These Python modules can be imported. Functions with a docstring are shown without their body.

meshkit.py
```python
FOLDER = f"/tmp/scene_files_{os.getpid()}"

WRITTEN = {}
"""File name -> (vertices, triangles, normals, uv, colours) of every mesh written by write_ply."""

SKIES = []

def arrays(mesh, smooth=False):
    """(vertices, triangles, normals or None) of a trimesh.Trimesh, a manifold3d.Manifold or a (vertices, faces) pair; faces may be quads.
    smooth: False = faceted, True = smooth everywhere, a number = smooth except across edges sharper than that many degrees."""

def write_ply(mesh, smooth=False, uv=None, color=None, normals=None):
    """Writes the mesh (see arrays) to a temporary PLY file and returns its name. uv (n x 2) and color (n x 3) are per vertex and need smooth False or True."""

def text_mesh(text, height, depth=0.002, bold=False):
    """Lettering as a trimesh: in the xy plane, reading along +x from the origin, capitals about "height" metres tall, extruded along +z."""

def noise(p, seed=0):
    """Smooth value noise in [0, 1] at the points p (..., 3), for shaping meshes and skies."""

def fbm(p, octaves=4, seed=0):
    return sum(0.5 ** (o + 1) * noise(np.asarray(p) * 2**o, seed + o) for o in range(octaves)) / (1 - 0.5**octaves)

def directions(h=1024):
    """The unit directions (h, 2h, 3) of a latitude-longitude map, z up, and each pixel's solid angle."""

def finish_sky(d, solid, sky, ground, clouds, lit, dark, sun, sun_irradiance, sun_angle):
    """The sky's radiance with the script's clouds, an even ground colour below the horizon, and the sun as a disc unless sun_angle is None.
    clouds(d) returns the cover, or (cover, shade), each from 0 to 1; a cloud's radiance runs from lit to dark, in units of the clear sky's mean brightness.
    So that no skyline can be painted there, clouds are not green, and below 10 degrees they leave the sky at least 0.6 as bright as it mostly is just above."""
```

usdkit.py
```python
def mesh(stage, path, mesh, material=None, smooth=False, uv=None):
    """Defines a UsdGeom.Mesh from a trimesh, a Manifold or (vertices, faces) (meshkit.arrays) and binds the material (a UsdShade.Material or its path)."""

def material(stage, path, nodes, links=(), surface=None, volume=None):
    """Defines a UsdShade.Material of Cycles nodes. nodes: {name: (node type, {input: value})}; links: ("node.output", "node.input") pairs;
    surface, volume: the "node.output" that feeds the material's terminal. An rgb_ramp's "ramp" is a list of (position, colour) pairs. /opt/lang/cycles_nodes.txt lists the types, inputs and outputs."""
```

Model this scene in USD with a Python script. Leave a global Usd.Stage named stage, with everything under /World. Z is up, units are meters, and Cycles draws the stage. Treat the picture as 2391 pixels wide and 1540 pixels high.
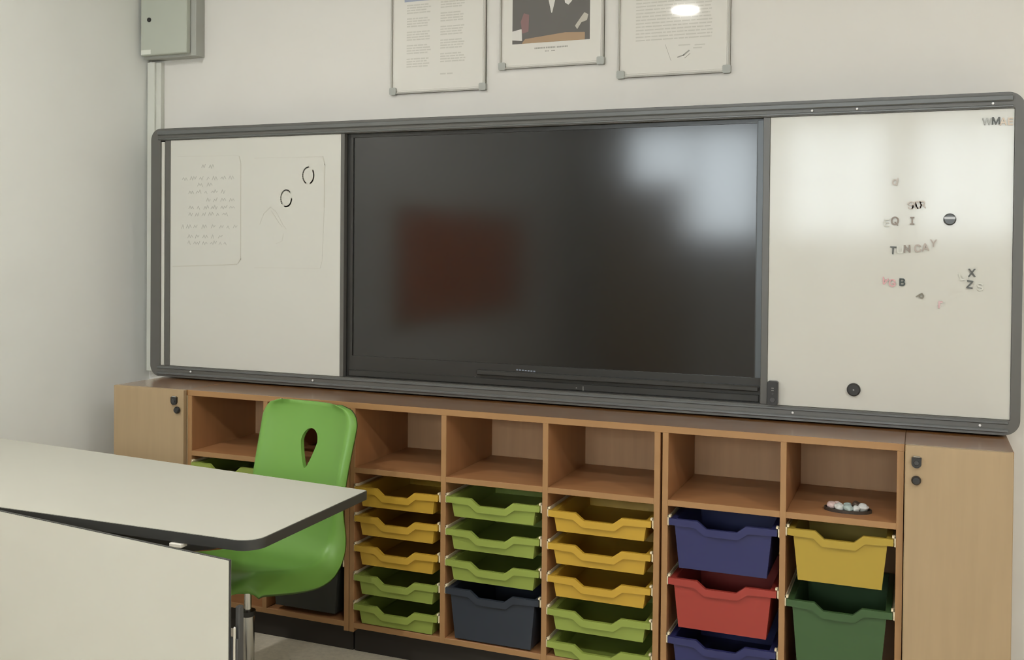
import math, random
import numpy as np, trimesh
import manifold3d as m3
from shapely.geometry import Polygon, box as sbox, LineString, Point
from shapely import affinity
from shapely.ops import unary_union
import usdkit, meshkit
from pxr import Usd, UsdGeom, UsdLux, UsdShade, Gf, Sdf

random.seed(7); rng = np.random.default_rng(7)
stage = Usd.Stage.CreateInMemory()
UsdGeom.SetStageUpAxis(stage, 'Z'); UsdGeom.SetStageMetersPerUnit(stage, 1.0)
UsdGeom.Xform.Define(stage, '/World')

# ------------------------------------------------------------------ camera, sky, exposure
F_PX, HAP = 2374.5, 36.0
YAW, PITCH, ROLL = 0.38328, -0.01431, 0.00911
EYE = np.array([3.0175, -3.4027, 1.3971])
cam = UsdGeom.Camera.Define(stage, '/World/camera')
cam.CreateHorizontalApertureAttr(HAP); cam.CreateVerticalApertureAttr(HAP * 1540 / 2391)
cam.CreateFocalLengthAttr(F_PX * HAP / 2391)
cam.CreateVerticalApertureOffsetAttr(-(770 - 609.2) * HAP / 2391)
cam.CreateClippingRangeAttr((0.05, 200.0))
_f = np.array([-math.sin(YAW) * math.cos(PITCH), math.cos(YAW) * math.cos(PITCH), math.sin(PITCH)])
_r = np.array([math.cos(YAW), math.sin(YAW), 0]); _u = np.cross(_r, _f)
_c, _s = math.cos(ROLL), math.sin(ROLL)
_r, _u = _c * _r + _s * _u, -_s * _r + _c * _u
cam.AddTransformOp().Set(Gf.Matrix4d(*_r, 0, *_u, 0, *(-_f), 0, *EYE, 1))
cam.CreateExposureAttr(-0.1)

sky = UsdLux.DomeLight.Define(stage, '/World/sky')
sky.CreateIntensityAttr(4.2); sky.CreateColorAttr(Gf.Vec3f(0.90, 1.0, 1.05))
LAMP = 385.0          # brightness of the ceiling downlights, see below
LAMP_COLOR = (1.0, 0.975, 0.93)

# ------------------------------------------------------------------ helpers
def lin(r, g, b):
    f = lambda c: (c / 255 / 12.92) if c / 255 <= 0.04045 else ((c / 255 + 0.055) / 1.055) ** 2.4
    return (f(r), f(g), f(b))

LOOKS = {}
def look(name, rgb, rough=0.5, spec=0.5, metal=0.0, vary=0.0, scale=(20, 20, 20), coat=0.0, bump=0.0, bump_scale=200, coat_rough=0.05):
    """A principled material whose colour wanders a little with procedural noise."""
    if name in LOOKS: return LOOKS[name]
    c = np.array(lin(*rgb))
    nodes = {'p': ('principled_bsdf', {'base_color': tuple(c), 'roughness': rough, 'specular_ior_level': spec, 'metallic': metal,
                                       'coat_weight': coat, 'coat_roughness': coat_rough})}
    links = []
    if vary or bump:
        nodes['co'] = ('texture_coordinate', {}); nodes['m'] = ('mapping', {'scale': scale})
        nodes['n'] = ('noise_texture', {'scale': 1.0, 'detail': 5.0, 'roughness': 0.6})
        links += [('co.object', 'm.vector'), ('m.vector', 'n.vector')]
    if vary:
        nodes['r'] = ('rgb_ramp', {'ramp': [(0.25, tuple(c * (1 - vary))), (0.75, tuple(np.minimum(c * (1 + vary), 1)))]})
        links += [('n.fac', 'r.fac'), ('r.color', 'p.base_color')]
    if bump:
        nodes['n2'] = ('noise_texture', {'scale': float(bump_scale), 'detail': 3.0})
        nodes['b'] = ('bump', {'strength': bump, 'distance': 0.002})
        links += [('co.object', 'n2.vector'), ('n2.fac', 'b.height'), ('b.normal', 'p.normal')]
    LOOKS[name] = usdkit.material(stage, '/World/Looks/' + name, nodes, links, surface='p.BSDF')
    return LOOKS[name]

COUNT = {}
def numbered(parent, name):
    k = COUNT.get((parent, name), 0); COUNT[(parent, name)] = k + 1
    return f'{parent}/{name}' + (f'_{k:03d}' if k else '')

def keys(p, **kw):
    for k, v in kw.items():
        if v: p.SetCustomDataByKey(k, v)

def thing(name, label, category, group=None, loc=(0, 0, 0), rotz=0.0, kind=None):
    x = UsdGeom.Xform.Define(stage, numbered('/World', name))
    if any(loc): x.AddTranslateOp().Set(Gf.Vec3d(*map(float, loc)))
    if rotz: x.AddRotateZOp().Set(math.degrees(rotz))
    keys(x.GetPrim(), label=label, category=category, group=group, kind=kind)
    return str(x.GetPath())

def part(parent, name, mesh, mat, smooth=False, label=None, kind=None):
    m = usdkit.mesh(stage, numbered(parent, name), mesh, mat, smooth=smooth)
    keys(m.GetPrim(), label=label, kind=kind)
    return str(m.GetPath())

def solid(name, mesh, mat, label, category, group=None, kind=None, smooth=False):
    m = usdkit.mesh(stage, numbered('/World', name), mesh, mat, smooth=smooth)
    keys(m.GetPrim(), label=label, category=category, group=group, kind=kind)
    return str(m.GetPath())

def copy_of(path, name, label, category, group, loc, rotz=0.0):
    x = UsdGeom.Xform.Define(stage, numbered('/World', name))
    x.GetPrim().GetReferences().AddInternalReference(path)
    x.ClearXformOpOrder(); x.MakeMatrixXform().Set(Gf.Matrix4d().SetRotate(Gf.Rotation(Gf.Vec3d(0, 0, 1), math.degrees(rotz))).SetTranslateOnly(Gf.Vec3d(*loc)) if rotz else Gf.Matrix4d().SetTranslate(Gf.Vec3d(*loc)))
    x.GetPrim().SetInstanceable(True)
    keys(x.GetPrim(), label=label, category=category, group=group)
    return str(x.GetPath())

def bx(x0, x1, y0, y1, z0, z1, ch=0.0012):
    """A box with chamfered edges."""
    if x1 < x0: x0, x1 = x1, x0
    if y1 < y0: y0, y1 = y1, y0
    if z1 < z0: z0, z1 = z1, z0
    ch = min(ch, (x1 - x0) / 3, (y1 - y0) / 3, (z1 - z0) / 3)
    if ch <= 0: return trimesh.creation.box(bounds=[[x0, y0, z0], [x1, y1, z1]])
    p = []
    for sx in (0, 1):
        for sy in (0, 1):
            for sz in (0, 1):
                c = np.array([(x0, x1)[sx], (y0, y1)[sy], (z0, z1)[sz]], float)
                d = np.array([1 - 2 * sx, 1 - 2 * sy, 1 - 2 * sz]) * ch
                for a in range(3):
                    q = c + d; q[a] = c[a]; p.append(q)
    return trimesh.convex.convex_hull(np.array(p))

def cat(*ms): return trimesh.util.concatenate([m for m in ms])

def to_tm(man):
    m = man.to_mesh(); return trimesh.Trimesh(m.vert_properties[:, :3], m.tri_verts, process=False)
def to_mf(tm):
    tm = tm.copy(); tm.merge_vertices()
    return m3.Manifold(m3.Mesh(np.asarray(tm.vertices, np.float32), np.asarray(tm.faces, np.uint32)))

def extr_xz(poly, y0, y1):
    """A polygon drawn in (x, z), extruded from y0 to y1."""
    out = []
    for g in getattr(poly, 'geoms', [poly]):
        if g.is_empty: continue
        m = trimesh.creation.extrude_polygon(g, abs(y1 - y0), engine='earcut')
        v = np.array(m.vertices); m.vertices = np.stack([v[:, 0], max(y0, y1) - v[:, 2], v[:, 1]], 1); m.fix_normals()
        out.append(m)
    return cat(*out)

def extr_xy(poly, z0, z1):
    m = trimesh.creation.extrude_polygon(poly, z1 - z0, engine='earcut'); m.apply_translation([0, 0, z0]); return m

def rrect(x0, x1, z0, z1, r, n=8):
    return sbox(x0 + r, z0 + r, x1 - r, z1 - r).buffer(r, quad_segs=n)

def lathe(profile, at=(0, 0, 0), axis='z', n=32):
    m = trimesh.creation.revolve(np.array(profile, float), sections=n)
    if axis == 'y': m.apply_transform(trimesh.transformations.rotation_matrix(math.pi / 2, [1, 0, 0]))
    if axis == 'x': m.apply_transform(trimesh.transformations.rotation_matrix(math.pi / 2, [0, 1, 0]))
    m.apply_translation(at); m.fix_normals(); return m

def tube(a, b, r, n=16, r2=None):
    a, b = np.array(a, float), np.array(b, float)
    m = trimesh.creation.cylinder(radius=r, segment=[a, b], sections=n)
    return m

def bar(p, q, w, y0, y1):
    """A thin drawn stroke between two points of a vertical plane."""
    return extr_xz(LineString([p, q]).buffer(w / 2, quad_segs=2), y0, y1)

# ------------------------------------------------------------------ materials
wall_m = look('wall_paint', (217, 214, 208), 0.75, 0.3, vary=0.015, scale=(3, 3, 3), bump=0.03, bump_scale=350)
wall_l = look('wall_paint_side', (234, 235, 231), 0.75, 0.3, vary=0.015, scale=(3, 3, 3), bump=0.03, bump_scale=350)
ceil_m = look('ceiling_paint', (225, 224, 218), 0.8, 0.2)
floor_m = look('floor_vinyl', (214, 206, 188), 0.5, 0.4, vary=0.12, scale=(60, 60, 60))
wood = look('beech_veneer', (165, 142, 110), 0.42, 0.4, vary=0.05, scale=(40, 40, 3))
carcass = look('carcass_veneer_shaded', (164, 117, 77), 0.42, 0.4, vary=0.07, scale=(40, 40, 3))  # door wood darkened, the shade inside the cells is in the colour
wood_top = look('beech_worktop_shaded', (138, 94, 50), 0.25, 0.5, vary=0.07, scale=(3, 40, 40), coat=1.0, coat_rough=0.18)  # colour darkened for the shade and dark reflection below the board
wood_h = look('carcass_veneer_level_shaded', (164, 117, 77), 0.42, 0.4, vary=0.07, scale=(3, 40, 40))  # same cell shade in the colour, grain running level
wood_edge = look('beech_edge_band', (158, 120, 80), 0.4, 0.4, vary=0.04, scale=(8, 8, 8))
plinth_m = look('plinth_black', (48, 44, 40), 0.6, 0.3)
frame_m = look('frame_grey', (90, 89, 85), 0.38, 0.5)
rail_m = look('rail_grey', (94, 96, 95), 0.3, 0.5)
bezel_m = look('bezel_black', (46, 46, 44), 0.3, 0.5)
screen_m = look('screen_glass', (20, 20, 19), 0.125, 0.65, coat=0.2, coat_rough=0.34)
board_m = look('whiteboard_enamel', (197, 196, 188), 0.12, 0.42)
line_m = look('board_line', (176, 172, 160), 0.6, 0.2)
ink_m = look('board_ink', (180, 179, 169), 0.6, 0.2)
steel_white = look('screw_steel', (220, 220, 220), 0.25, 0.5)
black_pl = look('black_plastic', (42, 42, 42), 0.35, 0.5)
grey_pl = look('grey_plastic', (150, 152, 150), 0.35, 0.5)
cream_pl = look('cream_plastic', (222, 208, 176), 0.4, 0.4)
chrome = look('chrome', (205, 205, 203), 0.18, 0.5, metal=1.0)
steel_dk = look('dark_steel', (62, 62, 62), 0.4, 0.5)
lam_m = look('white_laminate', (187, 186, 175), 0.4, 0.4, vary=0.012, scale=(6, 6, 6))
edge_m = look('black_edge_band', (58, 58, 56), 0.4, 0.4)
green_chair = look('green_plastic', (108, 154, 70), 0.38, 0.45)
C_TRAY = dict(yellow=(188, 151, 54), green=(139, 154, 72), blue=(43, 46, 91), red=(152, 56, 47), navy=(46, 52, 62),
              dark_green=(58, 86, 50), lemon=(167, 142, 54), black=(46, 48, 44))
tray_m = {k: look('tray_' + k, v, 0.42, 0.4) for k, v in C_TRAY.items()}
box_m = look('box_grey_green', (180, 184, 172), 0.5, 0.4)
box_m2 = look('box_grey', (166, 167, 160), 0.5, 0.4)
trunk_m = look('trunking_white', (206, 207, 198), 0.5, 0.4)
paper_m = look('paper', (211, 208, 200), 0.5, 0.4, coat=0.5, coat_rough=0.045)
text_m = look('print_grey', (192, 189, 180), 0.5, 0.4, coat=0.5, coat_rough=0.045)
text_dk = look('print_dark', (152, 150, 142), 0.5, 0.4)
alu_m = look('aluminium_profile', (168, 165, 156), 0.4, 0.5)
clip_m = look('corner_cap_grey', (164, 166, 160), 0.45, 0.4)

# ------------------------------------------------------------------ the room shell
RX, RY, RZ, T = 6.4, -6.0, 2.95, 0.2
def structure(name, mesh, mat, label=None, category=None):
    p = usdkit.mesh(stage, numbered('/World', name), mesh, mat).GetPrim(); keys(p, kind='structure', label=label, category=category); return str(p.GetPath())
structure('floor', bx(-T, RX + T, RY - T, T, -0.1, 0, 0), floor_m, 'worn grey brown classroom floor in front of the wooden units', 'floor')
structure('ceiling', bx(-T, RX + T, RY - T, T, RZ, RZ + 0.1, 0), ceil_m, 'plain white ceiling above the classroom', 'ceiling')
structure('wall_back', bx(-T, RX + T, 0, T, 0, RZ, 0), wall_m, 'pale wall behind the long whiteboard and the framed sheets', 'wall')
structure('wall_left', bx(-T, 0, RY, 0, 0, RZ, 0), wall_l, 'plain pale wall meeting the whiteboard wall in a corner', 'wall')
structure('wall_right', bx(RX, RX + T, RY, 0, 0, RZ, 0), wall_m, 'plain pale wall across the room from the corner trunking', 'wall')
WIN = [(0.45, 1.72), (1.86, 2.78), (2.92, 3.80)]; WZ0, WZ1 = 1.47, 2.52
hole = sbox(-T, 0, RX + T, RZ)
for a, b in WIN: hole = hole.difference(sbox(a, WZ0, b, WZ1))
structure('wall_front', extr_xz(hole, RY - T, RY), wall_m, 'rear classroom wall with a row of high windows', 'wall')
pane_m = usdkit.material(stage, '/World/Looks/window_pane', {'f': ('fresnel', {'IOR': 1.45}), 't': ('transparent_bsdf', {}), 'g': ('glossy_bsdf', {'roughness': 0.02, 'color': (1, 1, 1)}), 'x': ('mix_closure', {})},
                         [('f.fac', 'x.fac'), ('t.BSDF', 'x.closure1'), ('g.BSDF', 'x.closure2')], surface='x.closure')
pvc = look('window_pvc', (226, 226, 222), 0.4, 0.4)
ordinal = ('above the tall cupboard', 'middle one of three', 'farthest from the cupboard')
for i, (a, b) in enumerate(WIN):
    p = UsdGeom.Xform.Define(stage, f'/World/window_{i + 1}').GetPrim()
    keys(p, kind='structure', label=f'high white window in the rear wall, {ordinal[i]}', category='window')
    p = str(p.GetPath())
    part(p, 'window_frame', extr_xz(sbox(a, WZ0, b, WZ1).difference(sbox(a + .05, WZ0 + .05, b - .05, WZ1 - .05)), RY - .14, RY - .07), pvc)
    part(p, 'mullion', bx((a + b) / 2 - .02, (a + b) / 2 + .02, RY - .13, RY - .08, WZ0 + .05, WZ1 - .05), pvc)
    for q in (0, 1):
        c0, c1 = (a + .05, (a + b) / 2 - .02) if q == 0 else ((a + b) / 2 + .02, b - .05)
        part(p, 'pane', bx(c0, c1, RY - .107, RY - .103, WZ0 + .05, WZ1 - .05, 0), pane_m)
    part(p, 'window_sill', bx(a - .03, b + .03, RY - .07, RY + .06, WZ0 - .03, WZ0), pvc)

# ceiling downlights: a ring, a diffuser and the lamp itself
lamp_em = usdkit.material(stage, '/World/Looks/lamp_diffuser', {'e': ('emission', {'color': LAMP_COLOR, 'strength': LAMP})}, surface='e.emission')
for x, y, where in ((0.62, -2.1, 'added to brighten the corner wall'), (1.57, -3.17, 'nearest the corner wall in its row'),  # first lamp is added as fill for the left wall
                    (3.5, -3.17, 'in the middle of its row'), (5.4, -3.17, 'farthest from the corner wall'), (4.3, -2.1, 'added to brighten the wall at the whiteboard end')):  # last lamp is added as fill for the right of the back wall
    if True:
        t = thing('ceiling_downlight', f'round white ceiling downlight {where}', 'ceiling light', 'ceiling downlights')
        part(t, 'ring', lathe([(.080, RZ), (.110, RZ), (.110, RZ - .012), (.100, RZ - .018), (.083, RZ - .012), (.080, RZ)], (x, y, 0), n=40), pvc, smooth=30)
        part(t, 'diffuser', lathe([(0, RZ - .002), (.081, RZ - .002), (.081, RZ - .008), (0, RZ - .01)], (x, y, 0), n=40), lamp_em)

# things at the back of the room that the black screen mirrors
t = thing('cork_board', 'orange brown cork pinboard in wooden frame on the left wall', 'notice board')
part(t, 'cork_panel', bx(.004, .014, -4.5, -2.45, .92, 1.62), look('cork', (190, 98, 48), 0.85, 0.1, vary=0.2, scale=(60, 60, 60)))
fr = cat(bx(.002, .022, -4.54, -4.5, .88, 1.66), bx(.002, .022, -2.45, -2.41, .88, 1.66), bx(.002, .022, -4.5, -2.45, .88, .92), bx(.002, .022, -4.5, -2.45, 1.62, 1.66))
part(t, 'wooden_frame', fr, wood)
t = thing('tall_cupboard', 'tall wooden cupboard by the rear wall under the corner window', 'cupboard')
part(t, 'body', bx(.38, 1.04, -5.98, -5.52, 0.06, 1.98), wood); part(t, 'plinth', bx(.40, 1.02, -5.96, -5.56, 0, .06), plinth_m)
for s in (0, 1):
    d = part(t, 'door', bx(.385 + s * .327, .707 + s * .327, -5.518, -5.50, .08, 1.97), wood)
    part(d, 'handle', tube((.69 + s * .038, -5.48, .95), (.69 + s * .038, -5.48, 1.1), .006), chrome, smooth=30)

# ------------------------------------------------------------------ corner trunking and electrical box
t = thing('cable_trunking', 'white cable trunking running down the wall corner under the grey box', 'cable trunking')
part(t, 'channel', bx(.010, .048, -.030, 0, .864, 2.15), trunk_m)
part(t, 'cover', bx(.048, .074, -.022, 0, .864, 2.15), trunk_m)
t = thing('electrical_box', 'grey green metal electrical box high in the wall corner', 'electrical box')
part(t, 'body', bx(.012, .279, -.055, 0, 2.158, 2.78, .002), box_m2)
d = part(t, 'door', bx(.020, .254, -.082, -.056, 2.168, 2.76, .003), box_m)
part(d, 'lock', lathe([(0, .004), (.0085, .004), (.0095, .002), (.0095, 0), (0, 0)], (.065, -.082, 2.312), 'y'), black_pl, smooth=30)
part(d, 'sticker', bx(.024, .074, -.0832, -.0815, 2.172, 2.190, 0), look('sticker_white', (222, 224, 214), 0.5), label='small white sticker')

# ------------------------------------------------------------------ framed sheets above the board
def poster(label, x0, x1, z0, z1, printer):
    t = thing('framed_sheet', label, 'framed sheet', 'three framed sheets on the wall above the board')
    part(t, 'backing', bx(x0, x1, -.006, 0, z0, z1, 0), paper_m)
    part(t, 'paper', bx(x0 + .012, x1 - .012, -.0075, -.006, z0 + .012, z1 - .012, 0), paper_m)
    w = .006
    for a in ((x0, x1, z0, z0 + w), (x0, x1, z1 - w, z1), (x0, x0 + w, z0 + w, z1 - w), (x1 - w, x1, z0 + w, z1 - w)):
        part(t, 'profile', bx(a[0], a[1], -.013, 0, a[2], a[3], .001), alu_m)
    for cx, sx in ((x0, 1), (x1, -1)):
        for cz, sz in ((z0, 1), (z1, -1)):
            p0, p1 = sorted((cx - sx * .003, cx + sx * .024)); q0, q1 = sorted((cz - sz * .003, cz + sz * .024))
            part(t, 'corner_cap', extr_xz(rrect(p0, p1, q0, q1, .005, 4), -.016, 0), clip_m)
    printer(t, x0, x1, z0, z1)

def print_two_columns(t, x0, x1, z0, z1):
    Y = (-.0078, -.0074)
    part(t, 'picture', bx(x0 + .055, x1 - .075, *Y, 2.308, z1 - .06, 0), look('print_blue_grey', (150, 158, 176), 0.5, coat=0.6))
    part(t, 'picture', bx(x0 + .165, x1 - .16, -.0081, -.0077, 2.308, z1 - .09, 0), look('print_plum', (108, 84, 92), 0.5, coat=0.6), label='plum coloured middle of the printed picture')
    bars = []
    for c0, base in ((x0 + .065, 2.292), (x0 + .205, 2.304)):
        for s in range(5):
            for l in range(4):
                z = base - s * .050 - l * .0095
                w = .105 * (0.82 + 0.18 * rng.random()); x = c0
                while x < c0 + w - .01:
                    d = min(.012 + .02 * rng.random(), c0 + w - x); bars.append(bx(x, x + d - .0025, *Y, z, z + .0048, 0)); x += d
    for k in range(2): bars.append(bx(x0 + .205 + k * .028, x0 + .228 + k * .028, *Y, 2.030, 2.035, 0))
    part(t, 'printed_text', cat(*bars), text_m, kind='stuff')

def print_portrait(t, x0, x1, z0, z1):
    px0, px1, pz0, pz1 = x0 + .048, x1 - .052, 2.122, z1 - .06
    Y = lambda k: (-.0078 - k * .0003, -.0074 - k * .0003)
    part(t, 'picture', bx(px0, px1, *Y(0), pz0, pz1, 0), look('print_charcoal', (88, 84, 80), 0.5, coat=0.5), label='lower part of a printed portrait, dark suit')
    cx = (px0 + px1) / 2
    pr = lambda pts, k, m, lb: part(t, 'picture_area', extr_xz(Polygon(pts).buffer(.002), *Y(k)), m, label=lb)
    pr([(cx - .022, pz1 - .12), (cx + .020, pz1 - .12), (cx + .016, 2.275), (cx + .004, 2.226), (cx - .006, 2.27)], 2, look('print_white', (205, 202, 196), 0.5), 'white shirt front')
    pr([(cx + .048, 2.31), (cx + .078, 2.31), (cx + .078, 2.262), (cx + .066, 2.250), (cx + .055, 2.257)], 2, LOOKS['print_white'], 'white pocket cloth')
    pr([(px0 + .045, 2.228), (px0 + .062, 2.222), (px0 + .060, 2.165), (px0 + .040, 2.160), (px0 + .034, 2.20)], 2, look('print_dull_red', (128, 96, 94), 0.5), 'dull red patch')
    pr([(px0 + .002, 2.166), (px0 + .034, 2.172), (px0 + .036, 2.134), (px0 + .002, 2.138)], 3, LOOKS['print_white'], 'pale sheet')
    pr([(px0 + .04, 2.124), (px0 + .05, 2.136), (px1 - .09, 2.150), (px1 - .02, 2.146), (px1 - .02, 2.124)], 1, look('print_tan', (160, 132, 102), 0.5), 'tan table edge')
    pr([(px1 - .052, 2.172), (px1 - .046, 2.163), (px1 - .032, 2.184), (px1 - .012, 2.190), (px1 - .008, 2.208), (px1 - .020, 2.214), (px1 - .034, 2.196)], 3, look('print_beige', (178, 172, 160), 0.5), 'pale curled shape')
    bars = []
    x = cx - .060
    for w in (.038, .034, .042):
        y = x
        while y < x + w: bars.append(bx(y, y + .0045, *Y(0), 2.100, 2.1055, 0)); y += .006
        x += w + .006
    for w in (-.020, .004): bars += [bx(cx + w + q * .005, cx + w + q * .005 + .0036, *Y(0), 2.089, 2.0925, 0) for q in range(3)]
    part(t, 'printed_caption', cat(*bars), text_dk, kind='stuff')

def print_letter(t, x0, x1, z0, z1):
    Y = (-.0078, -.0074); bars = []
    z = 2.47
    while z > 2.098:
        x = x0 + .062; end = x1 - .055 - .012 * rng.random()
        while x < end:
            d = min(.012 + .03 * rng.random(), end - x); bars.append(bx(x, x + max(d - .003, .001), *Y, z, z + .0042, 0)); x += d
        z -= .0115
    for a, b, zz in ((.21, .25, 2.078), (.265, .30, 2.076), (.26, .29, 2.066)): bars.append(bx(x0 + a, x0 + b, *Y, zz, zz + .004, 0))
    part(t, 'printed_text', cat(*bars), text_m, kind='stuff')
    s = [bar((x0 + .208, 2.040), (x0 + .228, 2.046), .004, *Y), bar((x0 + .228, 2.046), (x0 + .246, 2.060), .005, *Y), bar((x0 + .232, 2.036), (x0 + .25, 2.05), .002, *Y), bar((x0 + .165, 2.085), (x0 + .185, 2.03), .0012, *Y)]
    part(t, 'printed_signature', cat(*s), text_dk, kind='stuff')

poster('framed sheet with two text columns, leftmost of three above the board', 1.150, 1.539, 1.966, 2.56, print_two_columns)
poster('framed portrait print of a dark suit, middle of three above the board', 1.594, 1.985, 2.034, 2.60, print_portrait)
poster('framed letter with signature, rightmost of three above the board', 2.036, 2.420, 1.980, 2.54, print_letter)

# ------------------------------------------------------------------ the sliding board system
BX0, BX1, BZ0, BZ1 = .157, 3.284, .868, 1.852
t = thing('board_frame', 'long dark grey rounded frame with rails holding whiteboards and screen', 'whiteboard frame')
outer = rrect(BX0, BX1, BZ0, BZ1, .045, 10)
part(t, 'frame', extr_xz(outer.difference(sbox(.205, .912, 3.258, 1.806)), -.172, -.02), frame_m)
part(t, 'rear_panel', bx(.206, 3.257, -.06, 0, .913, 1.805), bezel_m)
part(t, 'rear_panel', bx(.2055, .2205, -.167, -.061, .913, 1.800, 0), board_m, label='white strip of fixed board at the far end')
for z0, z1, y in ((1.826, 1.843, -.180), (1.808, 1.815, -.176)): part(t, 'rail', bx(BX0 + .035, BX1 - .03, y, -.171, z0, z1, .003), rail_m)
for z0, z1, y in ((.876, .886, -.179), (.900, .908, -.176)): part(t, 'rail', bx(BX0 + .035, BX1 - .03, y, -.171, z0, z1, .003), rail_m)
for x, z in ((.361, .895), (.922, .893), (2.654, .893), (3.179, .893), (2.83, 1.820), (3.20, 1.820), (2.70, 1.820)):
    part(t, 'screw', lathe([(0, .003), (.003, .0025), (.004, 0), (0, 0)], (x, -.177, z), 'y', 12), steel_white, smooth=30)

def sliding(label, x0, x1, l, r):
    t = thing('sliding_whiteboard', label, 'whiteboard', 'sliding whiteboards')
    part(t, 'writing_surface', bx(x0, x1, -.166, -.147, .9125, 1.8055, .0008), board_m)
    if l: part(t, 'stile', bx(x0 - l, x0, -.169, -.146, .9125, 1.8055), frame_m)
    if r: part(t, 'stile', bx(x1, x1 + r, -.169, -.146, .9125, 1.8055), frame_m)
    return t
wl = sliding('plain whiteboard with faint pen drawing, at the corner end of the frame', .249, 1.031, .0245, .016)
wr = sliding('whiteboard scattered with letter magnets, at the end away from the corner', 2.575, 3.2575, .021, 0)

# faint drawing on the left board
Y = (-.1664, -.1655)
def strokes(lines, w): return cat(*[bar(a, b, w, *Y) for ln in lines for a, b in zip(ln[:-1], ln[1:])])
part(wl, 'drawn_outline', strokes([[(.578, 1.733), (.585, 1.709), (.587, 1.34), (.574, 1.323)], [(.262, 1.306), (.502, 1.315), (.569, 1.319)],
                                   [(.953, 1.724), (.961, 1.694), (.960, 1.536)], ], .0042), look('board_line_strong', (182, 179, 168), 0.6, 0.2), kind='stuff')
part(wl, 'drawn_outline', strokes([[(.960, 1.536), (.952, 1.338), (.945, 1.312)], [(.651, 1.307), (.945, 1.31)], [(.285, 1.741), (.574, 1.737)], [(.648, 1.725), (.949, 1.724)]], .0022), look('board_line_faint', (188, 186, 177), 0.6, 0.2), kind='stuff')
hand = []
for a, b, z in ((.40, .466, 1.698), (.307, .571, 1.652), (.381, .449, 1.627), (.338, .517, 1.599), (.424, .559, 1.567), (.339, .534, 1.538), (.339, .509, 1.512), (.304, .568, 1.463), (.335, .497, 1.425), (.335, .527, 1.400)):
    x = a
    while x < b:
        n = rng.integers(3, 7); pts = [(x + k * .006, z + .006 * (rng.random() - .5) + (.006 if k % 2 else -.004)) for k in range(n)]
        hand.append(pts); x += n * .006 + .012 * rng.random() + .004
part(wl, 'handwriting', strokes(hand, .0024), look('board_writing', (178, 177, 169), 0.6, 0.2), kind='stuff')
part(wl, 'drawn_house', strokes([[(.674, 1.474), (.692, 1.514), (.722, 1.538), (.747, 1.521), (.779, 1.47), (.793, 1.456)], [(.727, 1.523), (.759, 1.48), (.775, 1.464)], [(.781, 1.437), (.775, 1.41), (.748, 1.40)]], .003), LOOKS['board_line_faint'])
for (cx, cz), m, arcs in (((.890, 1.655), LOOKS['board_line_strong'], ((.3, 2.3), (2.9, 6.0))), ((.793, 1.571), ink_m, ((-.4, 1.6), (2.2, 5.6)))):
    ls = [[(cx + .024 * math.cos(a), cz + .031 * math.sin(a)) for a in np.linspace(-math.pi / 2 + a0, -math.pi / 2 + a1, 14)] for a0, a1 in arcs]
    part(wl, 'drawn_circle', strokes(ls, .006), m)

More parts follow.
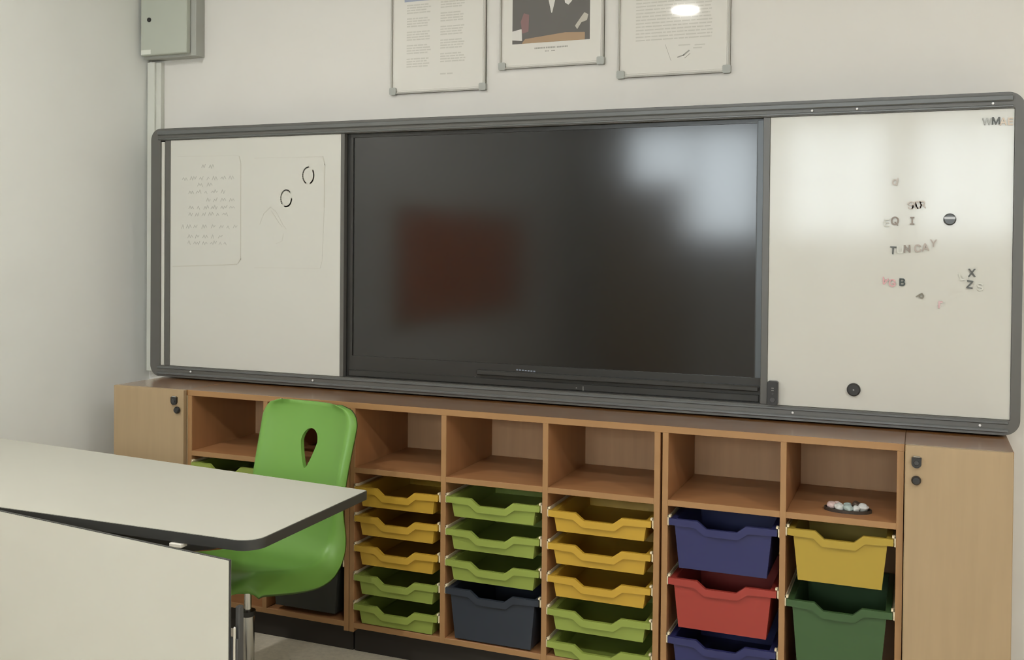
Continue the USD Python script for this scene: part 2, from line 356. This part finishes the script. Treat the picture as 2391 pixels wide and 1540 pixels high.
# the interactive display between the boards
t = thing('interactive_display', 'large black switched-off interactive screen between the two whiteboards', 'screen')
part(t, 'bezel', extr_xz(sbox(1.048, .913, 2.553, 1.805).difference(sbox(1.071, .990, 2.531, 1.792)), -.146, -.062), bezel_m)
part(t, 'bezel_strip', bx(2.534, 2.552, -.148, -.1455, .99, 1.800, .0008), look('bezel_grey', (84, 90, 94), 0.3), label='grey strip along the bezel')
part(t, 'screen', bx(1.071, 2.531, -.141, -.10, .990, 1.792, 0), screen_m, label='glossy black screen')
part(t, 'control_ledge', bx(1.579, 2.548, -.163, -.1455, .948, .966, .004), look('ledge_black', (52, 52, 50), 0.3))
part(t, 'speaker_bar', bx(1.060, 2.548, -.152, -.1455, .915, .938, .004), bezel_m)
part(t, 'button_mark', cat(*[bx(1.5675, 1.5705, -.1466, -.1455, .918, .940, 0)]), look('mark_grey', (116, 116, 112), 0.4))
part(t, 'button_mark', cat(bx(1.9665, 1.9705, -.1534, -.1515, .916, .930, 0), bx(1.943, 1.947, -.1534, -.1515, .922, .926, 0)), LOOKS['mark_grey'])
lg = [bx(1.724 + k * .0105, 1.731 + k * .0105, -.1466, -.1455, .970 - .0003 * k, .9745 - .0003 * k, 0) for k in range(7)]
part(t, 'badge', cat(*lg), look('badge_pale', (128, 136, 150), 0.4), label='tiny pale maker badge')

# magnets and pen holder on the right board
FACE = -.166
LET = [('d', 2.940, 1.601, 'pale', .022, -.15), ('S', 2.984, 1.530, 'pale', .021, .12), ('A', 2.995, 1.530, 'pale', .021, .1), ('D', 3.006, 1.531, 'pale', .021, .1), ('R', 3.017, 1.532, 'pale', .021, .1),
       ('E', 2.918, 1.478, 'white', .021, 0), ('Q', 2.941, 1.483, 'taupe', .023, 0), ('I', 2.989, 1.484, 'taupe', .022, 0),
       ('T', 2.937, 1.396, 'dark', .022, -.05), ('U', 2.957, 1.398, 'white', .021, 0), ('N', 2.976, 1.401, 'taupe', .021, .05), ('C', 3.005, 1.403, 'beige', .021, .1), ('A', 3.026, 1.406, 'beige', .022, .1), ('Y', 3.048, 1.418, 'beige', .021, 0),
       ('A', 2.915, 1.304, 'pink', .020, 2.8), ('G', 2.936, 1.299, 'pink', .021, 0), ('B', 2.964, 1.302, 'black', .021, 0),
       ('L', 3.126, 1.321, 'white', .020, .35), ('X', 3.152, 1.333, 'dark', .022, 0), ('Z', 3.147, 1.299, 'dark', .022, -.1), ('S', 3.174, 1.293, 'white', .021, 0),
       ('P', 3.014, 1.260, 'olive', .020, -1.0), ('r', 3.069, 1.238, 'rose', .026, -.05),
       ('W', 3.186, 1.770, 'grey', .019, 0), ('M', 3.209, 1.771, 'dark', .020, 0), ('A', 3.228, 1.768, 'sand', .020, 0), ('E', 3.2465, 1.768, 'sand', .020, 0)]
LC = dict(pale=(186, 178, 170), white=(200, 200, 192), taupe=(142, 132, 124), dark=(92, 94, 92), beige=(172, 162, 154), pink=(204, 160, 162), black=(62, 70, 70), olive=(128, 124, 112), rose=(200, 170, 172), grey=(168, 170, 166), sand=(206, 192, 176))
LN = {0: 'alone above all the other letters', 1: 'first of the touching row of four', 2: 'second of the touching row of four', 3: 'third of the touching row of four', 4: 'last of the touching row of four',
      5: 'beside the letter Q', 6: 'left of the letter I', 7: 'alone left of the round striped magnet', 8: 'starting the long middle row', 9: 'second in the long middle row', 10: 'third in the long middle row', 11: 'fourth in the long middle row', 12: 'fifth in the long middle row', 13: 'raised at the end of the middle row',
      14: 'tilted, left of the pink letter G', 15: 'between pink A and black B', 16: 'right of the two pink letters', 17: 'left of the letter X', 18: 'directly above the letter Z', 19: 'directly below the letter X', 20: 'right of the letter Z',
      21: 'lying sideways below black B', 22: 'lowest of all the letters', 23: 'first of the row in the top corner', 24: 'second of the row in the top corner', 25: 'third of the row in the top corner', 26: 'last, beside the frame in the top corner'}
def heavy_letter(ch, height, depth):
    import shapely
    m = meshkit.text_mesh(ch, height, depth)
    flat = shapely.union_all([Polygon(np.asarray(m.vertices)[f][:, :2]).buffer(0) for f, n in zip(m.faces, m.face_normals) if n[2] > .9]).buffer(height * .035, quad_segs=2).simplify(height * .01)
    return cat(*[trimesh.creation.extrude_polygon(g, depth, engine='earcut') for g in getattr(flat, 'geoms', [flat])])
for i, (ch, x, z, col, h, rot) in enumerate(LET):
    m = heavy_letter(ch, h, 0.004)
    c = m.bounds.mean(0); m.apply_translation([-c[0], -c[1], 0])
    m.apply_transform(trimesh.transformations.rotation_matrix(rot, [0, 0, 1]))
    v = np.array(m.vertices); m.vertices = np.stack([v[:, 0] + x, FACE - v[:, 2] - .0002, v[:, 1] + z], 1); m.fix_normals()
    solid('letter_magnet', m, look('magnet_' + col, LC[col], 0.5, 0.3), f'{col} letter {ch} magnet, {LN[i]}', 'letter magnet', 'letter magnets on the whiteboard')
t = thing('round_magnet', 'dark round magnet with pale stripe, right of the letters', 'magnet', 'round magnets')
part(t, 'disc', lathe([(0, .008), (.014, .008), (.017, .005), (.0175, 0), (0, 0)], (3.091, FACE, 1.488), 'y'), look('magnet_disc', (72, 74, 74), 0.3), smooth=30)
part(t, 'stripe', bx(3.076, 3.106, FACE - .0086, FACE - .0078, 1.4885, 1.4955, 0), look('magnet_stripe', (178, 180, 182), 0.3), label='pale stripe')
t = thing('round_magnet', 'plain black round magnet low on the whiteboard', 'magnet', 'round magnets')
part(t, 'disc', lathe([(0, .010), (.016, .010), (.0195, .006), (.020, 0), (0, 0)], (2.831, FACE, .974), 'y'), black_pl, smooth=30)
part(t, 'centre_pin', lathe([(0, .012), (.002, .0115), (.0025, .0095), (0, .0095)], (2.831, FACE, .974), 'y', 12), grey_pl, smooth=30)
t = thing('remote_holder', 'small upright black remote on the whiteboard edge beside the screen', 'remote')
part(t, 'body', extr_xz(rrect(2.578, 2.6095, .914, .988, .006, 5), -.186, FACE - .0005), black_pl)
part(t, 'button', lathe([(0, .002), (.0075, .002), (.0085, 0), (0, 0)], (2.594, -.186, .930), 'y'), steel_dk, smooth=30)
part(t, 'button', lathe([(0, .0015), (.003, .0015), (.003, 0), (0, 0)], (2.594, -.186, .949), 'y', 14), steel_dk, smooth=30)
part(t, 'mark', cat(*[bx(2.590, 2.5975, -.1866, -.1858, .958 + k * .007, .9605 + k * .007, 0) for k in range(2)]), LOOKS['mark_grey'])

# ------------------------------------------------------------------ the wall of wooden units
YF, YB, TH, ZT, ZB = -.40, -.004, .018, .842, .092
t = thing('worktop', 'long continuous wooden top over the tray units', 'worktop')
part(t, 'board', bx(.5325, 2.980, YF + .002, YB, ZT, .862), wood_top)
part(t, 'front_edge', bx(.5325, 2.980, YF - .001, YF + .002, ZT, .862, .0006), wood_edge)

def door_unit(label, x0, x1, hinge_left, lx):
    t = thing('door_cabinet', label, 'cabinet', 'door cabinets at the ends of the tray units')
    part(t, 'body', bx(x0, x1, YF, YB, ZB - .012, ZT), wood)
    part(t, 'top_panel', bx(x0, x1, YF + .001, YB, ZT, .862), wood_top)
    part(t, 'plinth', bx(x0 + .002, x1 - .002, YF + .035, YB, 0, ZB - .012), plinth_m)
    d = part(t, 'door', bx(x0 + .001, x1 - .002, YF - .0195, YF - .0015, ZB - .012, .863, .0015), wood)
    for dx, z, kind in ((lx[0], lx[1], 0), (lx[2], lx[3], 1)):
        if kind == 0:
            m = extr_xz(unary_union([sbox(dx - .0125, z - .002, dx + .0125, z + .014), Point(dx, z - .002).buffer(.0125)]), YF - .028, YF - .019)
            part(d, 'lock', m, black_pl, label='black lock plate')
            part(d, 'lock_barrel', lathe([(0, .003), (.006, .003), (.007, 0), (0, 0)], (dx, YF - .028, z), 'y', 20), steel_dk, smooth=30)
            part(d, 'lock_rim', bx(dx - .009, dx + .009, YF - .027, YF - .019, z + .014, z + .018, .001), chrome)
        else:
            part(d, 'knob', lathe([(0, .016), (.009, .015), (.0125, .010), (.0125, .004), (.010, 0), (0, 0)], (dx, YF - .019, z), 'y', 24), black_pl, smooth=40, label='round black knob')
    return t
door_unit('wooden cabinet with closed door and two black locks, in the room corner', .203, .531, True, (.490, .822, .505, .790))
door_unit('wooden cabinet with tall closed door and two black locks, away from the corner', 2.981, 3.252, False, (3.011, .818, 3.011, .770))

CELLS = {}
def tray_unit(label, cols, walls):
    """cols: the free width of each column; walls: every upright's (x0, x1)."""
    t = thing('tray_unit', label, 'shelving unit', 'open tray units')
    for i, (a, b) in enumerate(walls):
        nm = 'side_panel' if i in (0, len(walls) - 1) else 'divider'
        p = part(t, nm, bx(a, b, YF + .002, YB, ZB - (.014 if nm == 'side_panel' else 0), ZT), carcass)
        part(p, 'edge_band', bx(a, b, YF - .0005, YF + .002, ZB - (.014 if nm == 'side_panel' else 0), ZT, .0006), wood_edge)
    part(t, 'back_panel', bx(walls[0][1], walls[-1][0], -.016, -.006, ZB, ZT, 0), look('back_panel_ply', (200, 160, 120), 0.5, 0.3, vary=0.06, scale=(40, 40, 3)))
    for a, b in cols:
        for z1, nm in ((.641, 'shelf'), (.110, 'bottom_panel')):
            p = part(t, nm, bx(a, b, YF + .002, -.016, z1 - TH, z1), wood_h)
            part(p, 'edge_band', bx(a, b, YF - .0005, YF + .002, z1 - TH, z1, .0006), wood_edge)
    part(t, 'plinth', bx(walls[0][0] + .002, walls[-1][1] - .002, YF + .035, YB, 0, ZB - .014), plinth_m)
    return t
U1 = tray_unit('wooden open unit of two columns behind the green chair', [(.551, .863), (.881, 1.198)], [(.533, .551), (.863, .881), (1.198, 1.216)])
U2 = tray_unit('wooden open unit of three columns under the black screen', [(1.2365, 1.562), (1.580, 1.917), (1.935, 2.276)], [(1.2185, 1.2365), (1.562, 1.580), (1.917, 1.935), (2.276, 2.294)])
U3 = tray_unit('wooden open unit of two columns holding deep coloured trays', [(2.319, 2.647), (2.664, 2.961)], [(2.301, 2.319), (2.647, 2.664), (2.961, 2.979)])

# ------------------------------------------------------------------ trays
def tray_meshes(W, H, L=.36):
    """Front lip, body and side rims of one plastic tray; origin at the middle of the front top edge, y runs into the unit."""
    h = W / 2; d = .021; lip = .021
    up = [(-h, 0), (-.46 * h, 0), (-.29 * h, -d), (.27 * h, -d), (.44 * h, 0), (h, 0)]
    dn = [(h, -lip + .002), (.48 * h, -lip), (.31 * h, -d - lip), (-.33 * h, -d - lip), (-.50 * h, -lip), (-h, -lip + .002)]
    lipm = extr_xz(Polygon(up + dn).buffer(-.0015).buffer(.0015, quad_segs=3), -.008, .004)
    bw, tp = h - .0145, .006 + .06 * H
    def frustum(w0, w1, y0, y1, y0b, y1b, z0, z1):
        return m3.Manifold.hull_points(np.array([(s * w0, y, z1) for s in (-1, 1) for y in (y0, y1)] + [(s * w1, y, z0) for s in (-1, 1) for y in (y0b, y1b)], np.float32))
    tk = .003
    out = frustum(bw, bw - tp, 0, L, .006, L - .012, -H, -.004)
    inn = frustum(bw - tk, bw - tp - tk, tk, L - tk, .006 + tk, L - .012 - tk, -H + tk, .02)
    dip = to_mf(extr_xz(Polygon([(-.48 * h, .02), (-.48 * h, -.004), (-.31 * h, -d - .004), (.29 * h, -d - .004), (.46 * h, -.004), (.46 * h, .02)]), -.05, .02))
    body = to_tm(out - inn - dip)
    rims = cat(bx(-h + .002, -bw + .004, 0, L, -.007, -.002, .001), bx(bw - .004, h - .002, 0, L, -.007, -.002, .001), bx(-h + .002, h - .002, L - .004, L + .010, -.007, -.002, .001))
    return lipm, body, rims

TG = {'yellow': 'shallow yellow trays', 'green': 'shallow green trays', 'blue': 'deep blue trays'}
def tray(col, unit, cell, zt, H, label, pull=0.0):
    a, b = cell; W = (b - a) - .012; cx = (a + b) / 2
    lipm, body, rims = tray_meshes(W, H)
    t = thing('storage_tray', label, 'storage tray', TG.get(col), loc=(cx, YF - .003 - pull, zt))
    part(t, 'body', body, tray_m[col]); part(t, 'front_lip', lipm, tray_m[col]); part(t, 'side_rim', rims, tray_m[col])
    for s in (-1, 1):
        x = a if s < 0 else b
        m = cat(bx(x, x - s * .0025, YF + .004, YB - .03, zt - .026, zt + .004, .0005), bx(x, x - s * .013, YF + .004, YB - .03, zt - .0125, zt - .008, .0005),
                bx(x, x - s * .010, YF - .004, YF + .010, zt + .001, zt + .008, .001), bx(x, x - s * .0045, YF - .004, YF + .006, zt - .022, zt + .008, .001))
        part(unit, 'tray_runner', m, cream_pl)
C = [(.551, .863), (.881, 1.198), (1.2365, 1.562), (1.580, 1.917), (1.935, 2.276), (2.319, 2.647), (2.664, 2.961)]
HS = .066
tray('green', U1, C[0], .601, HS, 'shallow green tray peeking over the white desk, next to the corner cabinet')
tray('black', U1, C[1], .318, .19, 'large black tray low behind the seat of the green chair')
n5 = ('topmost', 'second from the top', 'third from the top', 'fourth from the top', 'lowest')
for k, (z, c) in enumerate(zip((.578, .480, .379), ('yellow',) * 3)): tray(c, U2, C[2], z, HS, f'shallow yellow tray, {n5[k]} in the column beside the green chair')
for k, z in enumerate((.279, .179)): tray('green', U2, C[2], z, HS, f'shallow green tray, {("upper", "lower")[k]} of two under yellow trays beside the chair')
for k, z in enumerate((.580, .474, .373)): tray('green', U2, C[3], z, HS, f'shallow green tray, {n5[k]} in the column above the navy tray')
tray('navy', U2, C[3], .281, .165, 'deep navy tray under three green trays')
for k, z in enumerate((.572, .470, .367)): tray('yellow', U2, C[4], z, HS, f'shallow yellow tray, {n5[k]} in the column beside the blue and red trays')
for k, z in enumerate((.263, .160)): tray('green', U2, C[4], z, HS if k == 0 else .048, f'shallow green tray, {("upper", "lower")[k]} of two under yellow trays beside the blue and red column')
tray('blue', U3, C[5], .588, .148, 'deep blue tray above the red tray')
tray('red', U3, C[5], .410, .148, 'deep red tray between two blue trays')
tray('blue', U3, C[5], .233, .118, 'deep blue tray below the red tray')
tray('lemon', U3, C[6], .597, .148, 'deep yellow tray above the dark green tray')
tray('dark_green', U3, C[6], .393, .262, 'extra deep dark green tray below the deep yellow tray')

# trinkets on the shelf of the last column
ZS = .641
t = thing('trinket_dish', 'low dark dish holding pale trinkets on the open shelf', 'dish')
part(t, 'rim', extr_xy(affinity.scale(Point(2.828, -.315).buffer(1, quad_segs=16), .066, .038).difference(affinity.scale(Point(2.828, -.315).buffer(1, quad_segs=16), .062, .034)), ZS, ZS + .009), look('dish_dark', (58, 50, 44), 0.4))
part(t, 'base', extr_xy(affinity.scale(Point(2.828, -.315).buffer(1, quad_segs=16), .063, .035), ZS, ZS + .003), LOOKS['dish_dark'])
tc = dict(rose=(206, 182, 176), silver=(196, 198, 194), teal=(160, 176, 172), dark=(70, 60, 50))
TR = [('rose', 2.782, -.318, .013, 'at the end of the dish nearest the divider'), ('silver', 2.806, -.332, .014, 'at the front of the dish'), ('teal', 2.830, -.338, .014, 'in the middle of the dish front'), ('silver', 2.853, -.332, .011, 'between the teal trinket and the biggest one'),
      ('silver', 2.872, -.322, .015, 'biggest, at the end of the dish nearest the door'), ('rose', 2.800, -.299, .012, 'at the rear of the dish'), ('teal', 2.826, -.296, .011, 'at the rear middle of the dish'), ('dark', 2.852, -.296, .013, 'at the rear of the dish nearest the door')]
for col, x, y, r, where in TR:
    m = trimesh.creation.icosphere(2, r); v = np.array(m.vertices)
    v *= (0.75 + 0.5 * meshkit.noise(v * 120 + x * 50))[:, None]; v[:, 2] *= .8
    v[:, 2] += ZS + .0032 - v[:, 2].min(); v[:, 0] += x; v[:, 1] += y
    m.vertices = v
    solid('trinket', m, look('trinket_' + col, tc[col], 0.25, 0.5), f'{col} trinket {where}', 'trinket', 'trinkets in the dark dish', smooth=True)

# ------------------------------------------------------------------ the white desk in front of the units
t = thing('desk', 'long white topped desk with black edge and a rounded corner', 'desk')
DZ = .742
corner = [(.165, -.895), (1.650, -1.030), (1.662, -1.548), (.165, -1.556)]
poly = Polygon(corner)
rr = Polygon(corner).buffer(-.05).buffer(.05, quad_segs=10)
top = unary_union([rr, Polygon(corner).intersection(sbox(0, -1.35, 2, 0)).buffer(-.006).buffer(.006, quad_segs=4)])
part(t, 'edge_band', extr_xy(top, DZ - .024, DZ - .0012), edge_m, smooth=30)
part(t, 'tabletop', extr_xy(top.buffer(-.0022), DZ - .0012, DZ), lam_m, label='white laminate surface')
ap = Polygon([(.25, -1.520), (1.50, -1.520), (1.555, -1.507), (1.555, -1.495), (.25, -1.495)])
v_ap = extr_xz(Polygon([(.25, DZ - .024), (1.572, DZ - .024), (1.54, DZ - .034), (1.475, DZ - .047), (1.41, DZ - .055), (.25, DZ - .060)]), -1.535, -1.520)
part(t, 'front_apron', v_ap, steel_dk)
part(t, 'apron_cap', bx(1.438, 1.472, -1.556, -1.534, DZ - .034, DZ - .0255, .001), look('cap_white', (235, 232, 222), 0.3), label='small white cap')
for x in (.42, 1.16):
    part(t, 'leg', cat(bx(x - .025, x + .025, -1.31, -1.25, .04, DZ - .024, .004), bx(x - .025, x + .025, -1.52, -1.02, .01, .045, .004), bx(x - .02, x + .02, -1.50, -1.05, DZ - .055, DZ - .024, .003)), steel_dk)
    for y in (-1.49, -1.05): part(t, 'foot', lathe([(0, 0), (.02, 0), (.02, .008), (.012, .012), (0, .012)], (x, y, 0), n=16), black_pl, smooth=30)

# the folding desk standing with its top upright in front of it
p0, p1, ZP = np.array([.80, -1.6017]), np.array([1.730, -1.720]), .760
dv = (p1 - p0) / np.linalg.norm(p1 - p0); Lp = np.linalg.norm(p1 - p0); ang = math.atan2(dv[1], dv[0])
t = thing('folding_desk', 'folding desk with its white top tipped upright, nearest the camera', 'desk', loc=(p1[0], p1[1], 0), rotz=ang)
part(t, 'edge_band', bx(-Lp, 0, .001, .0062, .165, ZP, .0006), edge_m)
part(t, 'tabletop', bx(-Lp + .0015, -.0015, -.0004, .001, .1665, ZP - .0018, 0), lam_m, label='white laminate face')
part(t, 'tabletop', bx(-Lp + .0015, -.0015, .0062, .0074, .1665, ZP - .0018, 0), lam_m, label='white underside')
for x in (-Lp + .20, .0105):
    part(t, 'leg', cat(bx(x - .006, x + .006, .012, .026, .07, .664, .002), bx(x - .02, x + .02, -.30, .062, .055, .085, .004), bx(x - .05, x + .006, .0074, .014, .52, .60, .001)), steel_dk)
    part(t, 'sliding_rod', cat(tube((x - .001, .0065, .10), (x - .001, .0065, .622), .003), trimesh.creation.icosphere(2, .003).apply_translation([x - .001, .0065, .622])), chrome, smooth=30)
    for y in (-.27, .03):
        c = part(t, 'castor', lathe([(0, -.010), (.022, -.010), (.026, -.006), (.026, .006), (.022, .010), (0, .010)], (x, y, .026), 'x', 20), black_pl, smooth=30)
        part(c, 'castor_fork', bx(x - .015, x + .015, y - .008, y + .008, .045, .056, .002), steel_dk)

# ------------------------------------------------------------------ the green swivel chair
CX, CY, CH, CZ, CW, CS = 1.092, -.772, -1.73, .389, .209, .997
t = thing('swivel_chair', 'bright green plastic shell swivel chair behind the white desk', 'chair', loc=(CX, CY, 0), rotz=CH)
ctrl = np.array([(-.25, .485), (-.245, .43), (-.225, .33), (-.205, .22), (-.190, .12), (-.165, .055), (-.105, .012), (-.03, 0), (.06, .002), (.14, .008), (.20, .004), (.232, -.018), (.240, -.050)]) * CS
ctrl = np.stack([ctrl[:, 0] - .06 * np.maximum(ctrl[:, 1], 0), ctrl[:, 1] + .163 * np.maximum(ctrl[:, 0] + .10, 0)], 1)   # reclined back, seat rising to the front
from scipy.interpolate import CubicSpline
ss = np.r_[0, np.cumsum(np.linalg.norm(np.diff(ctrl, axis=0), axis=1))]
cs = CubicSpline(ss, ctrl); NU, NV = 72, 37
u = np.linspace(0, ss[-1], NU); P = cs(u); Tn = cs(u, 1); Tn /= np.linalg.norm(Tn, axis=1, keepdims=True)
Nm = np.stack([-Tn[:, 1], Tn[:, 0]], 1)                      # towards the sitter
Nm = np.where((Nm @ np.array([.6, .8]))[:, None] < 0, -Nm, Nm)
back = np.clip(1 - (u - .30) / .22, 0, 1); back = back * back * (3 - 2 * back)
def halfw(d, s):
    w = CW * (1.0 - .05 * np.sin(np.clip(s / ss[-1], 0, 1) * math.pi)) + .018 * (1 - back[np.argmin(abs(u - s))])
    for r, e in ((.075, s), (.06, ss[-1] - s)):
        if e < r: w -= r - math.sqrt(max(r * r - (r - e) ** 2, 0))
    return w
front, rear = [], []
for i in range(NU):
    w = halfw(0, u[i])
    for q in np.linspace(-1, 1, NV):
        e = abs(q); lift = (.045 * back[i] + .016 * (1 - back[i])) * e ** 2.2
        roll = .026 * back[i] * np.clip((e - .88) / .12, 0, 1) ** 2 + .060 * (1 - back[i]) * np.clip((e - .78) / .22, 0, 1) ** 2
        off = lift - roll
        a = P[i] + Nm[i] * off; b = a - Nm[i] * (.011 + .004 * (1 - e))
        front.append((a[0], q * w, a[1])); rear.append((b[0], q * (w - .003), b[1]))
V = np.array(front + rear); Fc = []; B = NU * NV
for i in range(NU - 1):
    for j in range(NV - 1):
        k = i * NV + j
        Fc += [(k, k + NV, k + NV + 1), (k, k + NV + 1, k + 1), (B + k, B + k + NV + 1, B + k + NV), (B + k, B + k + 1, B + k + NV + 1)]
for i in range(NU - 1):
    for j, s in ((0, 1), (NV - 1, -1)):
        k = i * NV + j; q = [(k, B + k, B + k + NV), (k, B + k + NV, k + NV)]
        Fc += q if s > 0 else [f[::-1] for f in q]
for j in range(NV - 1):
    for i, s in ((0, -1), (NU - 1, 1)):
        k = i * NV + j; q = [(k, B + k, B + k + 1), (k, B + k + 1, k + 1)]
        Fc += q if s > 0 else [f[::-1] for f in q]
shell = trimesh.Trimesh(V, Fc, process=True); shell.fix_normals()
th_ = np.linspace(0, 2 * math.pi, 48, endpoint=False)
tear = [(.036 * math.sin(a) * (1 if math.cos(a) > 0 else (0.5 + .5 * (1 + math.cos(a))) ** 1.1), .043 * math.cos(a) if math.cos(a) > 0 else .085 * math.cos(a)) for a in th_]
hz = (.355) * CS
hole_poly = Polygon([(y + .004 - .10 * z * 0, z + hz) for y, z in tear]).buffer(0)
cut = trimesh.creation.extrude_polygon(hole_poly, .5, engine='earcut'); cv = np.array(cut.vertices); cut.vertices = np.stack([cv[:, 2] - .45, cv[:, 0], cv[:, 1]], 1); cut.fix_normals()
try:
    shell = to_tm(to_mf(shell) - to_mf(cut))
except Exception as ex:
    print('hole failed', ex)
shell.apply_translation([0, 0, CZ])
part(t, 'shell', shell, green_chair, smooth=42, label='bright green one-piece seat and backrest with handle hole')
OS = -.018
part(t, 'mechanism', cat(bx(-.09, .09, -.07, .07, CZ - .028, CZ - .014, .004), lathe([(0, CZ - .045), (.030, CZ - .045), (.034, CZ - .038), (.034, CZ - .026), (0, CZ - .026)], (0, OS, 0), n=24)), black_pl)
part(t, 'lever', cat(tube((.0, -.03, CZ - .035), (.02, -.16, CZ - .04), .005), trimesh.creation.icosphere(1, .009).apply_translation([.02, -.165, CZ - .04])), black_pl)
part(t, 'piston', tube((0, OS, .235), (0, OS, CZ - .04), .0112), chrome, smooth=30)
part(t, 'collar', lathe([(0, .252), (.024, .252), (.024, .238), (.020, .234), (0, .234)], (0, OS, 0), n=24), black_pl, smooth=30)
part(t, 'gas_column', tube((0, OS, .07), (0, OS, .236), .021, 24), chrome, smooth=30)
part(t, 'hub', lathe([(0, .03), (.034, .03), (.034, .074), (.026, .082), (0, .082)], (0, OS, 0), n=24), black_pl, smooth=30)
for k in range(5):
    a = k * 2 * math.pi / 5 + .539; d = np.array([math.cos(a), math.sin(a)])
    arm = m3.Manifold.hull_points(np.array([(d[0] * r - d[1] * w * s, d[1] * r + d[0] * w * s, z) for r, w, z0, z1 in ((.02, .024, .036, .070), (.170, .013, .030, .041)) for s in (-1, 1) for z in (z0, z1)], np.float32))
    part(t, 'base_arm', to_tm(arm), black_pl)
    w = lathe([(0, -.013), (.012, -.013), (.015, -.009), (.015, .009), (.012, .013), (0, .013)], (0, 0, 0), 'x', 20)
    w.apply_transform(trimesh.transformations.rotation_matrix(a + .8, [0, 0, 1])); w.apply_translation([d[0] * .165, d[1] * .165, .015])
    c = part(t, 'castor', w, black_pl, smooth=30)
    part(c, 'castor_stem', tube((d[0] * .165, d[1] * .165, .018), (d[0] * .165, d[1] * .165, .034), .005), steel_dk)
